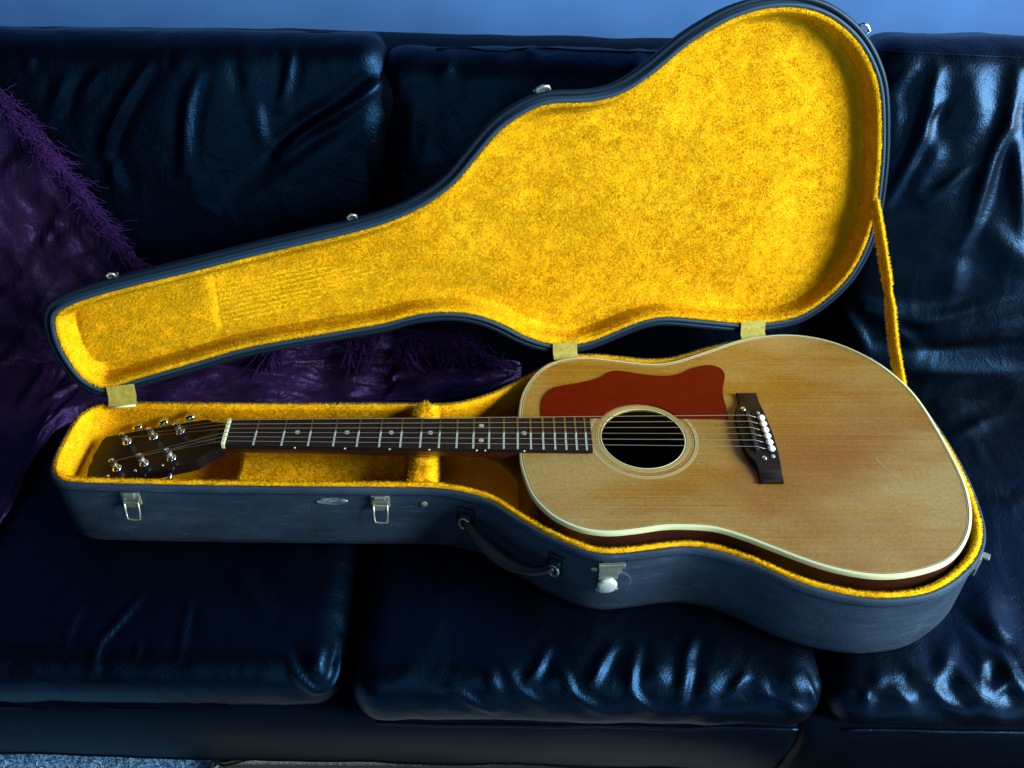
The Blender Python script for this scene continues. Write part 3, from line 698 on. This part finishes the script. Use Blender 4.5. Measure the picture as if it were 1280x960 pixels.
def handle():
    ends = []
    for s in (.408, .500):
        p, n = outline_at(TO, s); o, al, out, upv = frame_pt(p, n, -.042); M = np.array([al, upv, out]); ends.append((o, al, out, upv, M))
    (o0, al0, out0, _, M0), (o1, al1, out1, _, M1) = ends
    h = None
    c0 = o0+out0*.008; c1 = o1+out1*.008
    mid = (c0+c1)/2+(out0+out1)*.006+np.array([0, 0, -.020])
    q = spline([c0, c0*.8+c1*.2+out0*.008+np.array([0, 0, -.012]), mid, c0*.2+c1*.8+out1*.008+np.array([0, 0, -.015]), c1], 40, False)
    rr = .0045+.0038*np.sin(np.linspace(0, math.pi, 40))**.6
    V, Fc = tube(q, rr, 12, flat=.75); h = obj('handle', V, Fc, BLACKP, CASE)
    for k, (o, al, out, upv, M) in enumerate(ends):
        fromparts('handle_mount', [box(o+out*.0022, (.022, .030, .004), M, .001), box(o+out*.006+np.array([0, 0, .002]), (.012, .014, .008), M, .001)], DARKTRIM, h)
        a = np.linspace(0, 2*math.pi, 17)[:-1]; V, Fc = tube([o+out*.009+al*.006*math.cos(t)+upv*.009*math.sin(t)-upv*.004 for t in np.append(a, a[0])], .0016, 8, False); obj('handle_ring', V, Fc, NICKEL, h)
    # rivets and the rest of a maker's plate
    for s, z in ((.357, -.030), (.535, -.030)):
        p, n = outline_at(TO, s); o, al, out, upv = frame_pt(p, n, z); V, Fc = lathe([(.0045, 0), (.0042, .0012), (.002, .0022)], o, out, 16); obj('rivet', V, Fc, NICKEL, CASE, sharp=50)
    p, n = outline_at(TO, .254); o, al, out, upv = frame_pt(p, n, -.026); V = []
    P = [(.019*math.cos(a), .0055*math.sin(a)) for a in np.linspace(0, 2*math.pi, 33)[:-1]]
    V = [o+al*x+upv*y+out*.0003 for x, y in P]+[o+al*x*.96+upv*y*.94+out*.0014 for x, y in P]; n_ = len(P)
    Fc = [(i, (i+1) % n_, n_+(i+1) % n_, n_+i) for i in range(n_)]+[tuple(range(n_, 2*n_))]
    m, nt, b = mat('worn_badge', (.04, .07, .10), .45); g = noise_node(nt, 190, 4, .7, (.4, 1, 1.5)); c = ramp(nt, g.outputs[0], [(.45, (.03, .055, .085)), (.62, (.22, .27, .25))]); nt.links.new(c.outputs[0], b.inputs['Base Color'])
    obj('badge', V, Fc, m, CASE, smooth=False)
handle()

# ---------------------------------------------------------------- guitar
GUITAR = empty('acoustic_guitar', (.5, 0, -.1), 'flat top acoustic guitar with reddish brown pickguard lying in the gold plush case', 'guitar')
full = [(.351, .014), (.351, .03), (.352, .052), (.3565, .080), (.367, .106), (.380, .126), (.396, .140), (.418, .148), (.443, .1505), (.475, .1460), (.508, .1400), (.535, .1385), (.560, .1445), (.585, .1560), (.612, .1690), (.644, .1850), (.668, .1935), (.692, .1985), (.718, .2010), (.750, .1970), (.779, .1860), (.805, .1680), (.829, .1430), (.845, .1170), (.857, .0880), (.864, .055), (.868, .018), (.8705, -.020), (.8715, -.050), (.8700, -.080), (.8650, -.107), (.8580, -.128), (.8480, -.148), (.8320, -.1690), (.8110, -.1860), (.784, -.1970), (.754, -.2035), (.726, -.2040), (.699, -.1990), (.672, -.1900), (.646, -.1775), (.620, -.1635), (.594, -.1500), (.567, -.1395), (.538, -.1365), (.510, -.1370), (.480, -.1425), (.450, -.1460), (.426, -.1435), (.406, -.1355), (.389, -.1240), (.375, -.1085), (.364, -.090), (.357, -.066), (.352, -.041), (.351, -.014)]
GO = smooth_closed(spline(full, 400), 2)
if area2(GO) < 0: GO = GO[::-1]
HC = np.array([.5015, .001]); HR = .0505
def body():
    ang = np.unwrap(np.arctan2(GO[:, 1]-HC[1], GO[:, 0]-HC[0])); n = len(GO)
    inner = HC+HR*np.stack([np.cos(ang), np.sin(ang)], -1); out = GO+inward(GO)*.0022; rings = []
    rings.append(np.c_[inner, np.full(n, -.0030)])
    for t in (0, .12, .3, .55, .8, 1): rings.append(np.c_[inner*(1-t)+out*t, np.zeros(n)])
    rings.append(np.c_[out, np.full(n, -.0030)]); rings.append(np.c_[inner, np.full(n, -.0030)])
    V, Fc = skin(rings, flip=True); obj('soundboard', V, Fc, SPRUCE, GUITAR, sharp=40)
    V, Fc = skin(loops(GO, [(.006, -.099), (.003, -.101), (0.0005, -.099), (.0003, -.0062)]), close_first=True); obj('back_and_sides', V, Fc, MAHOG, GUITAR)
    V, Fc = skin(loops(GO, [(.003, -.004), (.003, -.095)])+[], close_last=True); obj('inner_lining', V, [tuple(reversed(f)) for f in Fc][:0] or Fc, DARKIN, GUITAR)
    V, Fc = skin(loops(GO, [(.0003, -.0062), (-.0007, -.0060), (-.0008, -.0004), (-.0002, .0003), (.0024, .0005), (.0026, -.0010)])); obj('binding', V, Fc, CREAM, GUITAR, sharp=50)
    obj('centre_seam', *box((.7, 0, .0), (.336, .0004, .0001)), DARKIN, GUITAR, smooth=False)
    V, Fc = skin(loops(GO, [(.0026, -.0005), (.0027, .00035), (.0034, .00035), (.0035, -.0005)])); obj('purfling', V, Fc, RINGD, GUITAR)
    V, Fc = skin(loops(GO, [(.0035, -.0005), (.0036, .0003), (.0043, .0003), (.0044, -.0005)])); obj('purfling', V, Fc, RING, GUITAR)
    def ring(r0, r1, z, m, name='rosette_ring'):
        a = np.linspace(0, 2*math.pi, 121)[:-1]; V = []; Fc = []
        for r, zz in ((r0, -.0005), (r0, z), (r1, z), (r1, -.0005)): V += [(HC[0]+r*math.cos(t), HC[1]+r*math.sin(t), zz) for t in a]
        for l in range(3):
            for k in range(120): Fc.append((l*120+k, l*120+120+k, l*120+120+(k+1) % 120, l*120+(k+1) % 120))
        obj(name, V, Fc, m, GUITAR, smooth=False)
    ring(HR, .0515, .0004, CREAM); ring(.0535, .0550, .0003, RING); ring(.0550, .0556, .00035, RINGD); ring(.0556, .0568, .0003, RING)
    ring(.0625, .0630, .0003, RINGD); ring(.0630, .0650, .00036, RING); ring(.0650, .0655, .00034, RINGD); ring(.0655, .0670, .0003, RING)
body()
def pickguard():
    pts = [(.379, .036), (.379, .057), (.383, .074), (.392, .087), (.405, .0935), (.430, .1), (.455, .1095), (.467, .119), (.476, .1235), (.490, .1225), (.519, .116), (.542, .114), (.560, .118), (.579, .129), (.595, .135), (.609, .135), (.618, .128), (.6205, .118), (.618, .105), (.613, .088), (.6115, .071), (.612, .055), (.611, .0345)]
    P = list(map(tuple, spline(pts, 110, False)))
    a0 = math.asin((.0345-HC[1])/.0592); a1 = math.pi-math.asin((.0345-HC[1])/.0592)
    P += [(HC[0]+.0592*math.cos(t), HC[1]+.0592*math.sin(t)) for t in np.linspace(a0, a1, 50)]
    P.append((.44, .0345))
    P = np.array(P)
    if area2(P) < 0: P = P[::-1]
    n = len(P); V = np.vstack([np.c_[P, np.full(n, .0002)], np.c_[P, np.full(n, .0011)], np.c_[P+inward(P)*.0004, np.full(n, .0014)]])
    Fc = [(l*n+i, l*n+(i+1) % n, l*n+n+(i+1) % n, l*n+n+i) for l in range(2) for i in range(n)]
    tri = geometry.tessellate_polygon([[Vector((p[0], p[1], 0)) for p in V[2*n:]]])
    for t in tri:
        a, b, c = [V[2*n+k] for k in t]; s = (b[0]-a[0])*(c[1]-a[1])-(b[1]-a[1])*(c[0]-a[0]); t = t if s > 0 else t[::-1]
        Fc.append(tuple(2*n+k for k in t))
    obj('pickguard', V, Fc, PICK, GUITAR, smooth=False)
pickguard()
SC = .629
def fx(n): return SC*(1-2**(-n/12))
def hw(x): return .0215+(.0278-.0215)*x/.438
def neck():
    # rounded neck shaft with heel
    xs = np.linspace(-.004, .351, 60); V = []; n = 14; 
    for x in xs:
        dpt = .019+.003*x/.35 + .055*max(0, (x-.300)/.051)**2.0
        for k in range(n):
            a = math.pi*k/(n-1); V.append((x, (hw(max(x, 0))-.0004)*math.cos(a), .0022-(dpt)*math.sin(a)**.8))
    Fc = [(i*n+k, i*n+n+k, i*n+n+k+1, i*n+k+1) for i in range(59) for k in range(n-1)]
    Fc += [(i*n, i*n+n-1, i*n+n+n-1, i*n+n) for i in range(59)]; Fc += [tuple(range(n)), tuple(range(59*n+n-1, 59*n-1, -1))]
    obj('neck', V, Fc, MAHOG, GUITAR, sharp=60)
    P = np.array([(.002, hw(0)), (.002, -hw(0)), (.438, -hw(.438)), (.438, hw(.438))])
    if area2(P) < 0: P = P[::-1]
    V = []
    for zz, ins in ((.0024, 0), (.0076, 0), (.0084, .0006)):
        for x, y in P: V.append((x, y-math.copysign(ins, y), zz))
    Fc = [(l*4+i, l*4+(i+1) % 4, l*4+4+(i+1) % 4, l*4+4+i) for l in range(2) for i in range(4)]+[(8, 9, 10, 11), (3, 2, 1, 0)]
    fb = obj('fretboard', V, Fc, ROSE, GUITAR, smooth=False)
    V, Fc = tube([(0, -1, 0), (0, 1, 0)], .0012, 8); V = np.array(V); me = mesh('fret', V, Fc, FRETM)
    for k in range(1, 21):
        o = bpy.data.objects.new('fret', me); o.location = (fx(k), 0, .0084); o.scale = (1, hw(fx(k))-.0003, .9); link(o, fb)
    V, Fc = lathe([(.0031, 0), (.0031, .0004), (.0028, .0005)], (0, 0, 0), n=16); me = mesh('position_dot', V, Fc, PEARL, False)
    V, Fc = lathe([(.0011, 0), (.0011, .0003)], (0, 0, 0), (0, -1, 0), 10); ms = mesh('side_dot', V, Fc, WHITE, False)
    for k, ys in ((3, (0,)), (5, (0,)), (7, (0,)), (9, (0,)), (12, (.0125, -.0125)), (15, (0,))):
        xm = (fx(k)+fx(k-1))/2
        for y in ys:
            o = bpy.data.objects.new('position_dot', me); o.location = (xm, y, .0084); link(o, fb)
        for dx in ((-.005, .005) if k == 12 else (0,)):
            o = bpy.data.objects.new('side_dot', ms); o.location = (xm+dx, -hw(xm), .0052); link(o, fb)
    fromparts('nut', [box((-.0005, 0, .0062), (.0048, .0434, .0092), None, .0008)], CREAM, GUITAR)
neck()
TA = math.radians(15); HX = np.array([-math.cos(TA), 0, -math.sin(TA)]); HN = np.array([-math.sin(TA), 0, math.cos(TA)]); H0 = np.array([-.0028, 0, .0028])
def hp(l, y, h=0): return H0 + HX*l + np.array([0, y, 0]) + HN*h        # l = distance from the nut along the headstock
POSTS = [(.064, 1), (.100, 1), (.136, 1), (.136, -1), (.100, -1), (.064, -1)]
STR_R = [.00048, .00043, .00038, .00032, .00028, .00025]   # low E lies on the far side
def headstock():
    h = [(0, .0212), (.006, .0225), (.020, .0275), (.030, .0350), (.040, .0365), (.100, .0385), (.160, .0405), (.171, .0400), (.1745, .034), (.176, .022), (.1785, .010), (.177, 0)]
    P = np.array(h+[(l, -y) for l, y in h[::-1][1:]]); n = len(P)
    if area2(P) > 0: P = P[::-1]
    for nm, z0, z1, m in (('headstock', -.0145, -.0012, HEADV), ('headstock_face', -.0011, .0002, HEADV)):
        V = [hp(l, y, z0) for l, y in P]+[hp(l, y, z1-.0004) for l, y in P]+[hp(l-.0003*0, y*.99, z1) for l, y in P]
        Fc = [(k*n+i, k*n+(i+1) % n, k*n+n+(i+1) % n, k*n+n+i) for k in range(2) for i in range(n)]+[tuple(range(2*n, 3*n)), tuple(range(n-1, -1, -1))]
        obj(nm, V, Fc, m, GUITAR, smooth=False)
    V = [hp(l, y, .0003) for l, y in ((.010, .011), (.050, .0)  , (.010, -.011))]+[hp(l, y, .0012) for l, y in ((.010, .011), (.050, 0), (.010, -.011))]
    obj('truss_cover', V, [(0, 1, 4, 3), (1, 2, 5, 4), (2, 0, 3, 5), (3, 4, 5)], BLACKP, GUITAR, smooth=False)
    for l, sd in POSTS:
        c = hp(l, sd*.0225)
        V, Fc = lathe([(.0062, 0), (.0062, .0012), (.0045, .0022), (.0033, .0026), (.0031, .008), (.0026, .0095), (.0031, .0110), (.0038, .0128), (.0036, .0145), (.0015, .0153)], c, HN, 18)
        t = obj('tuner', V, Fc, CHROME, GUITAR, sharp=60)
        V, Fc = tube([hp(l, sd*.036, -.0075), hp(l, sd*.050, -.0075)], .0022, 10); obj('tuner_shaft', V, Fc, CHROME, t)
        M = np.array([HX, [0, 1, 0], HN]); vv = lathe([(.0035, -.0065), (.0075, -.0055), (.0092, -.002), (.0092, .002), (.0075, .0055), (.0035, .0065)], (0, 0, 0), n=18)
        V = [hp(l, sd*.0565, -.0075)+HX*p[0]*.8+np.array([0, p[2]*.9, 0])+HN*p[1]*.45 for p in vv[0]]; obj('tuner_button', V, vv[1], CHROME, t)
        V, Fc = lathe([(.0018, 0), (.0016, .001)], hp(l+.009, sd*.0325), HN, 10); obj('tuner_screw', V, Fc, CHROME, t)
headstock()
def bridge():
    P = [(.6285, .0780), (.6287, .0785), (.6292, .0787), (.6530, .0787), (.6535, .0785), (.6536, .0780), (.6545, .050), (.6565, .030), (.6590, 0), (.6590, -.030), (.6580, -.050), (.6570, -.0730), (.6569, -.0735), (.6564, -.0737), (.6308, -.0737), (.6303, -.0735), (.6302, -.0730), (.6295, -.055), (.6280, -.047), (.6215, -.034), (.6185, -.015), (.6180, .010), (.6185, .034), (.6225, .049), (.6270, .055), (.6285, .062)]
    Q = spline(P, 90); N = len(Q)
    Q = Q[::-1] if area2(Q) < 0 else Q
    def hh(y, base): return base*(1-.45*np.clip((np.abs(y)-.045)/.02, 0, 1))
    r = [np.c_[Q, np.full(N, .0001)], np.c_[Q, hh(Q[:, 1], .0072)], np.c_[Q+inward(Q)*.0012, hh(Q[:, 1], .0085)]]
    V, Fc = skin(r, close_last=True); b = obj('bridge', V, Fc, ROSE, GUITAR, sharp=35)
    fromparts('saddle', [box((.6325, .004, .0105), (.0048, .068, .0062), None, .0008)], BLACKP, b)
    for k in range(6):
        y = .0265-k*.0105
        V, Fc = lathe([(.0028, 0), (.0029, .0012), (.0044, .0016), (.0047, .0032), (.0036, .0048), (.001, .0054)], (.6485+.0004*k, y-.0005, .0084), n=16)
        obj('bridge_pin', V, Fc, WHITE, b)
    for x, y, rr, m in ((.6470, .0370, .0022, PEARL), (.6505, -.0370, .0028, PEARL), (.6300, .0445, .0034, CHROME), (.6400, -.0395, .0032, CHROME)):
        V, Fc = lathe([(rr, 0), (rr, .0008), (rr*.7, .0014)], (x, y, .0084), n=14); obj('bridge_dot' if m is PEARL else 'saddle_screw', V, Fc, m, b)
bridge()
def strings():
    for k in range(6):
        yn = .0178-k*.00712; ys = .0275-k*.0107; l, sd = POSTS[2-k] if k < 3 else POSTS[k]
        l, sd = [(.064, 1), (.100, 1), (.136, 1), (.136, -1), (.100, -1), (.064, -1)][k]
        p = hp(l, sd*.0225, .0102)+np.array([0, -sd*.0028, 0])
        P = [p, (-.003, yn, .0106), (-.0005, yn, .0112), (.2, yn+(ys-yn)*.2/SC, .0122), (SC, ys, .0140), (.6325, ys, .0142), (.6400, ys-.0003, .0115), (.6485+.0004*k, .0265-k*.0105, .0088)]
        V, Fc = tube(P, STR_R[k], 6); obj('string', V, Fc, BRONZE if k < 4 else STRING, GUITAR)
        a = np.linspace(0, 6*math.pi, 30); c = hp(l, sd*.0225)
        V, Fc = tube([c+HX*.0034*math.cos(t)+np.array([0, .0034*math.sin(t), 0])+HN*(.0095-.00014*i) for i, t in enumerate(a)], .00045, 5); obj('string_winding', V, Fc, BRONZE if k < 4 else STRING, GUITAR)
    V, Fc = tube(spline([hit(x, y, (0, 0, 0), (0, 0, 1))+np.array([0, 0, .00005]) for x, y in [(1094, 571), (1100, 579), (1108, 587), (1118, 593), (1125, 597)]], 20, False), .0005, 5, flat=.3); obj('scratch', V, Fc, RING, GUITAR)
strings()

# ---------------------------------------------------------------- purple throw
def throw():
    U = spline([(-170, -60), (-90, 20), (0, 108), (60, 168), (110, 235), (150, 292), (185, 338), (240, 395), (330, 412), (430, 408), (520, 400), (590, 420), (648, 466)], 150, False)
    Lw = spline([(-420, 600), (-300, 680), (-150, 730), (-70, 720), (-20, 700), (20, 640), (50, 570), (100, 525), (220, 516), (330, 517), (430, 517), (540, 515), (600, 506), (652, 480)], 150, False)
    rows = 74; G = np.zeros((rows, 150, 3)); NR = np.zeros_like(G)
    for j in range(rows):
        t = j/(rows-1)
        for i in range(150):
            x, y = U[i]*(1-t)+Lw[i]*t; d = ray(x, y); best = None
            for bv in BV:
                h = bv.ray_cast(Vector(CAM), Vector(d))
                if h[0] is not None and (best is None or h[3] < best[3]): best = h
            if best is None: p = CAM+d*1.4; nn = np.array([0, -1, 0.])
            else: p = np.array(best[0]); nn = np.array(best[1])
            if nn@d > 0: nn = -nn
            G[j, i] = p; NR[j, i] = nn
    def sm(Q, it):
        for _ in range(it):
            R = Q.copy(); R[1:-1, 1:-1] = .2*(Q[1:-1, 1:-1]+Q[2:, 1:-1]+Q[:-2, 1:-1]+Q[1:-1, 2:]+Q[1:-1, :-2])
            R[0, 1:-1] = (Q[0, 1:-1]+Q[0, 2:]+Q[0, :-2])/3; R[-1, 1:-1] = (Q[-1, 1:-1]+Q[-1, 2:]+Q[-1, :-2])/3; Q = R
        return Q
    G = sm(G, 25); NR = sm(NR, 10); NR /= np.linalg.norm(NR, axis=2)[..., None]
    P = G.reshape(-1, 3)
    jj = np.repeat(np.linspace(0, 1, rows), 150); ii = np.tile(np.linspace(0, 1, 150), rows)
    q = np.stack([ii*24+jj*5, jj*4, np.zeros_like(ii)], -1)
    w = .010*fbm(P*np.array([12, 10, 8]), 4, 61)+.006*np.maximum(0, ridge(q, 3, 62)-.6)
    w += .0065*np.exp(-((jj-.12)/.16)**2)*ridge(np.stack([ii*34+jj*10, jj*3, ii*0], -1), 2, 71)
    w += .004*ridge(np.stack([ii*6, jj*9-ii*4, ii*0], -1), 3, 65)
    edge = .012*np.exp(-jj/.05)
    G = G + NR*((.014+w+edge).reshape(rows, 150)[..., None]); 
    V = np.vstack([G.reshape(-1, 3), (G-NR*.003).reshape(-1, 3)]); n = rows*150
    Fc = []
    for j in range(rows-1):
        for i in range(149):
            a = j*150+i; Fc.append((a, a+150, a+151, a+1)); Fc.append((n+a, n+a+1, n+a+151, n+a+150))
    for i in range(149): Fc.append((i, i+1, n+i+1, n+i)); a = (rows-1)*150+i; Fc.append((a, n+a, n+a+1, a+1))
    for j in range(rows-1): a = j*150; Fc.append((a, n+a, n+a+150, a+150)); b = a+149; Fc.append((b, b+150, n+b+150, n+b))
    T = obj('throw_blanket', V, Fc, PURPLE); tag(T, 'purple satin throw blanket with a fringed edge draped over the left of the sofa', 'blanket')
    # fringe
    parts = []; R = np.random.default_rng(3)
    edgeP = G[0]
    for k in range(3400):
        u = R.uniform(.02, .60) if k < 3100 else R.uniform(.85, .97)
        x = u*149; i = int(x); f = x-i; i2 = min(i+1, 149); p = edgeP[i]*(1-f)+edgeP[i2]*f; nn = NR[0, i]
        inb = G[6, i]-G[0, i]; inb /= np.linalg.norm(inb); al = edgeP[i2]-edgeP[i]; al /= np.linalg.norm(al)+1e-9
        L = R.uniform(.014, .036)*(.55+.45*vnoise(np.array([[u*60, 3.3, 1.1]]), 5)[0]+.3); 
        start = p+inb*R.uniform(0, .012)+nn*.002
        sw = vnoise(np.array([[u*90, 1.3, 7.1], [u*90, 9.3, 2.1]]), 8); d = -inb*R.uniform(-.2, .5)+al*(.75+.5*sw[0])+nn*(.25+.25*sw[1])+R.normal(0, .2, 3); d /= np.linalg.norm(d)
        bend = R.normal(0, .45, 3)+np.array([0, 0, -.7])-nn*.5; cu = R.normal(0, 1, 3); cv = R.normal(0, 1, 3); fq = R.uniform(5, 11); pts = [start+d*L*t+bend*L*.4*t*t+(cu*math.sin(fq*t)+cv*(math.cos(fq*t)-1))*.0022 for t in np.linspace(0, 1, 6)]
        parts.append(tube(pts, [.0005, .0005, .0005, .0004, .0004, .0003], 3, False))
    for k in range(420):        # hanging tassels at the right end, seen between the case halves
        c = R.choice([.70, .80, .86, .905, .935]); x = min(148.9, (c+R.normal(0, .007))*149); i = int(x); j0 = R.integers(4, 16)
        p = G[j0, i]+NR[j0, i]*.004; L = R.uniform(.03, .065); d = (G[min(j0+14, rows-1), i]-G[j0, i]); d /= np.linalg.norm(d); d += R.normal(0, .22, 3)+np.array([.35, 0, 0]); bend = R.normal(0, .3, 3)
        pts = [p+d*L*t+NR[j0, i]*.012*math.sin(t*3)+bend*L*.4*t*t for t in np.linspace(0, 1, 6)]; parts.append(tube(pts, [.0008, .0008, .0007, .0007, .0006, .0004], 3, False))
    f = fromparts('fringe', parts, FRINGE, T); tag(f, kind='stuff')
throw()
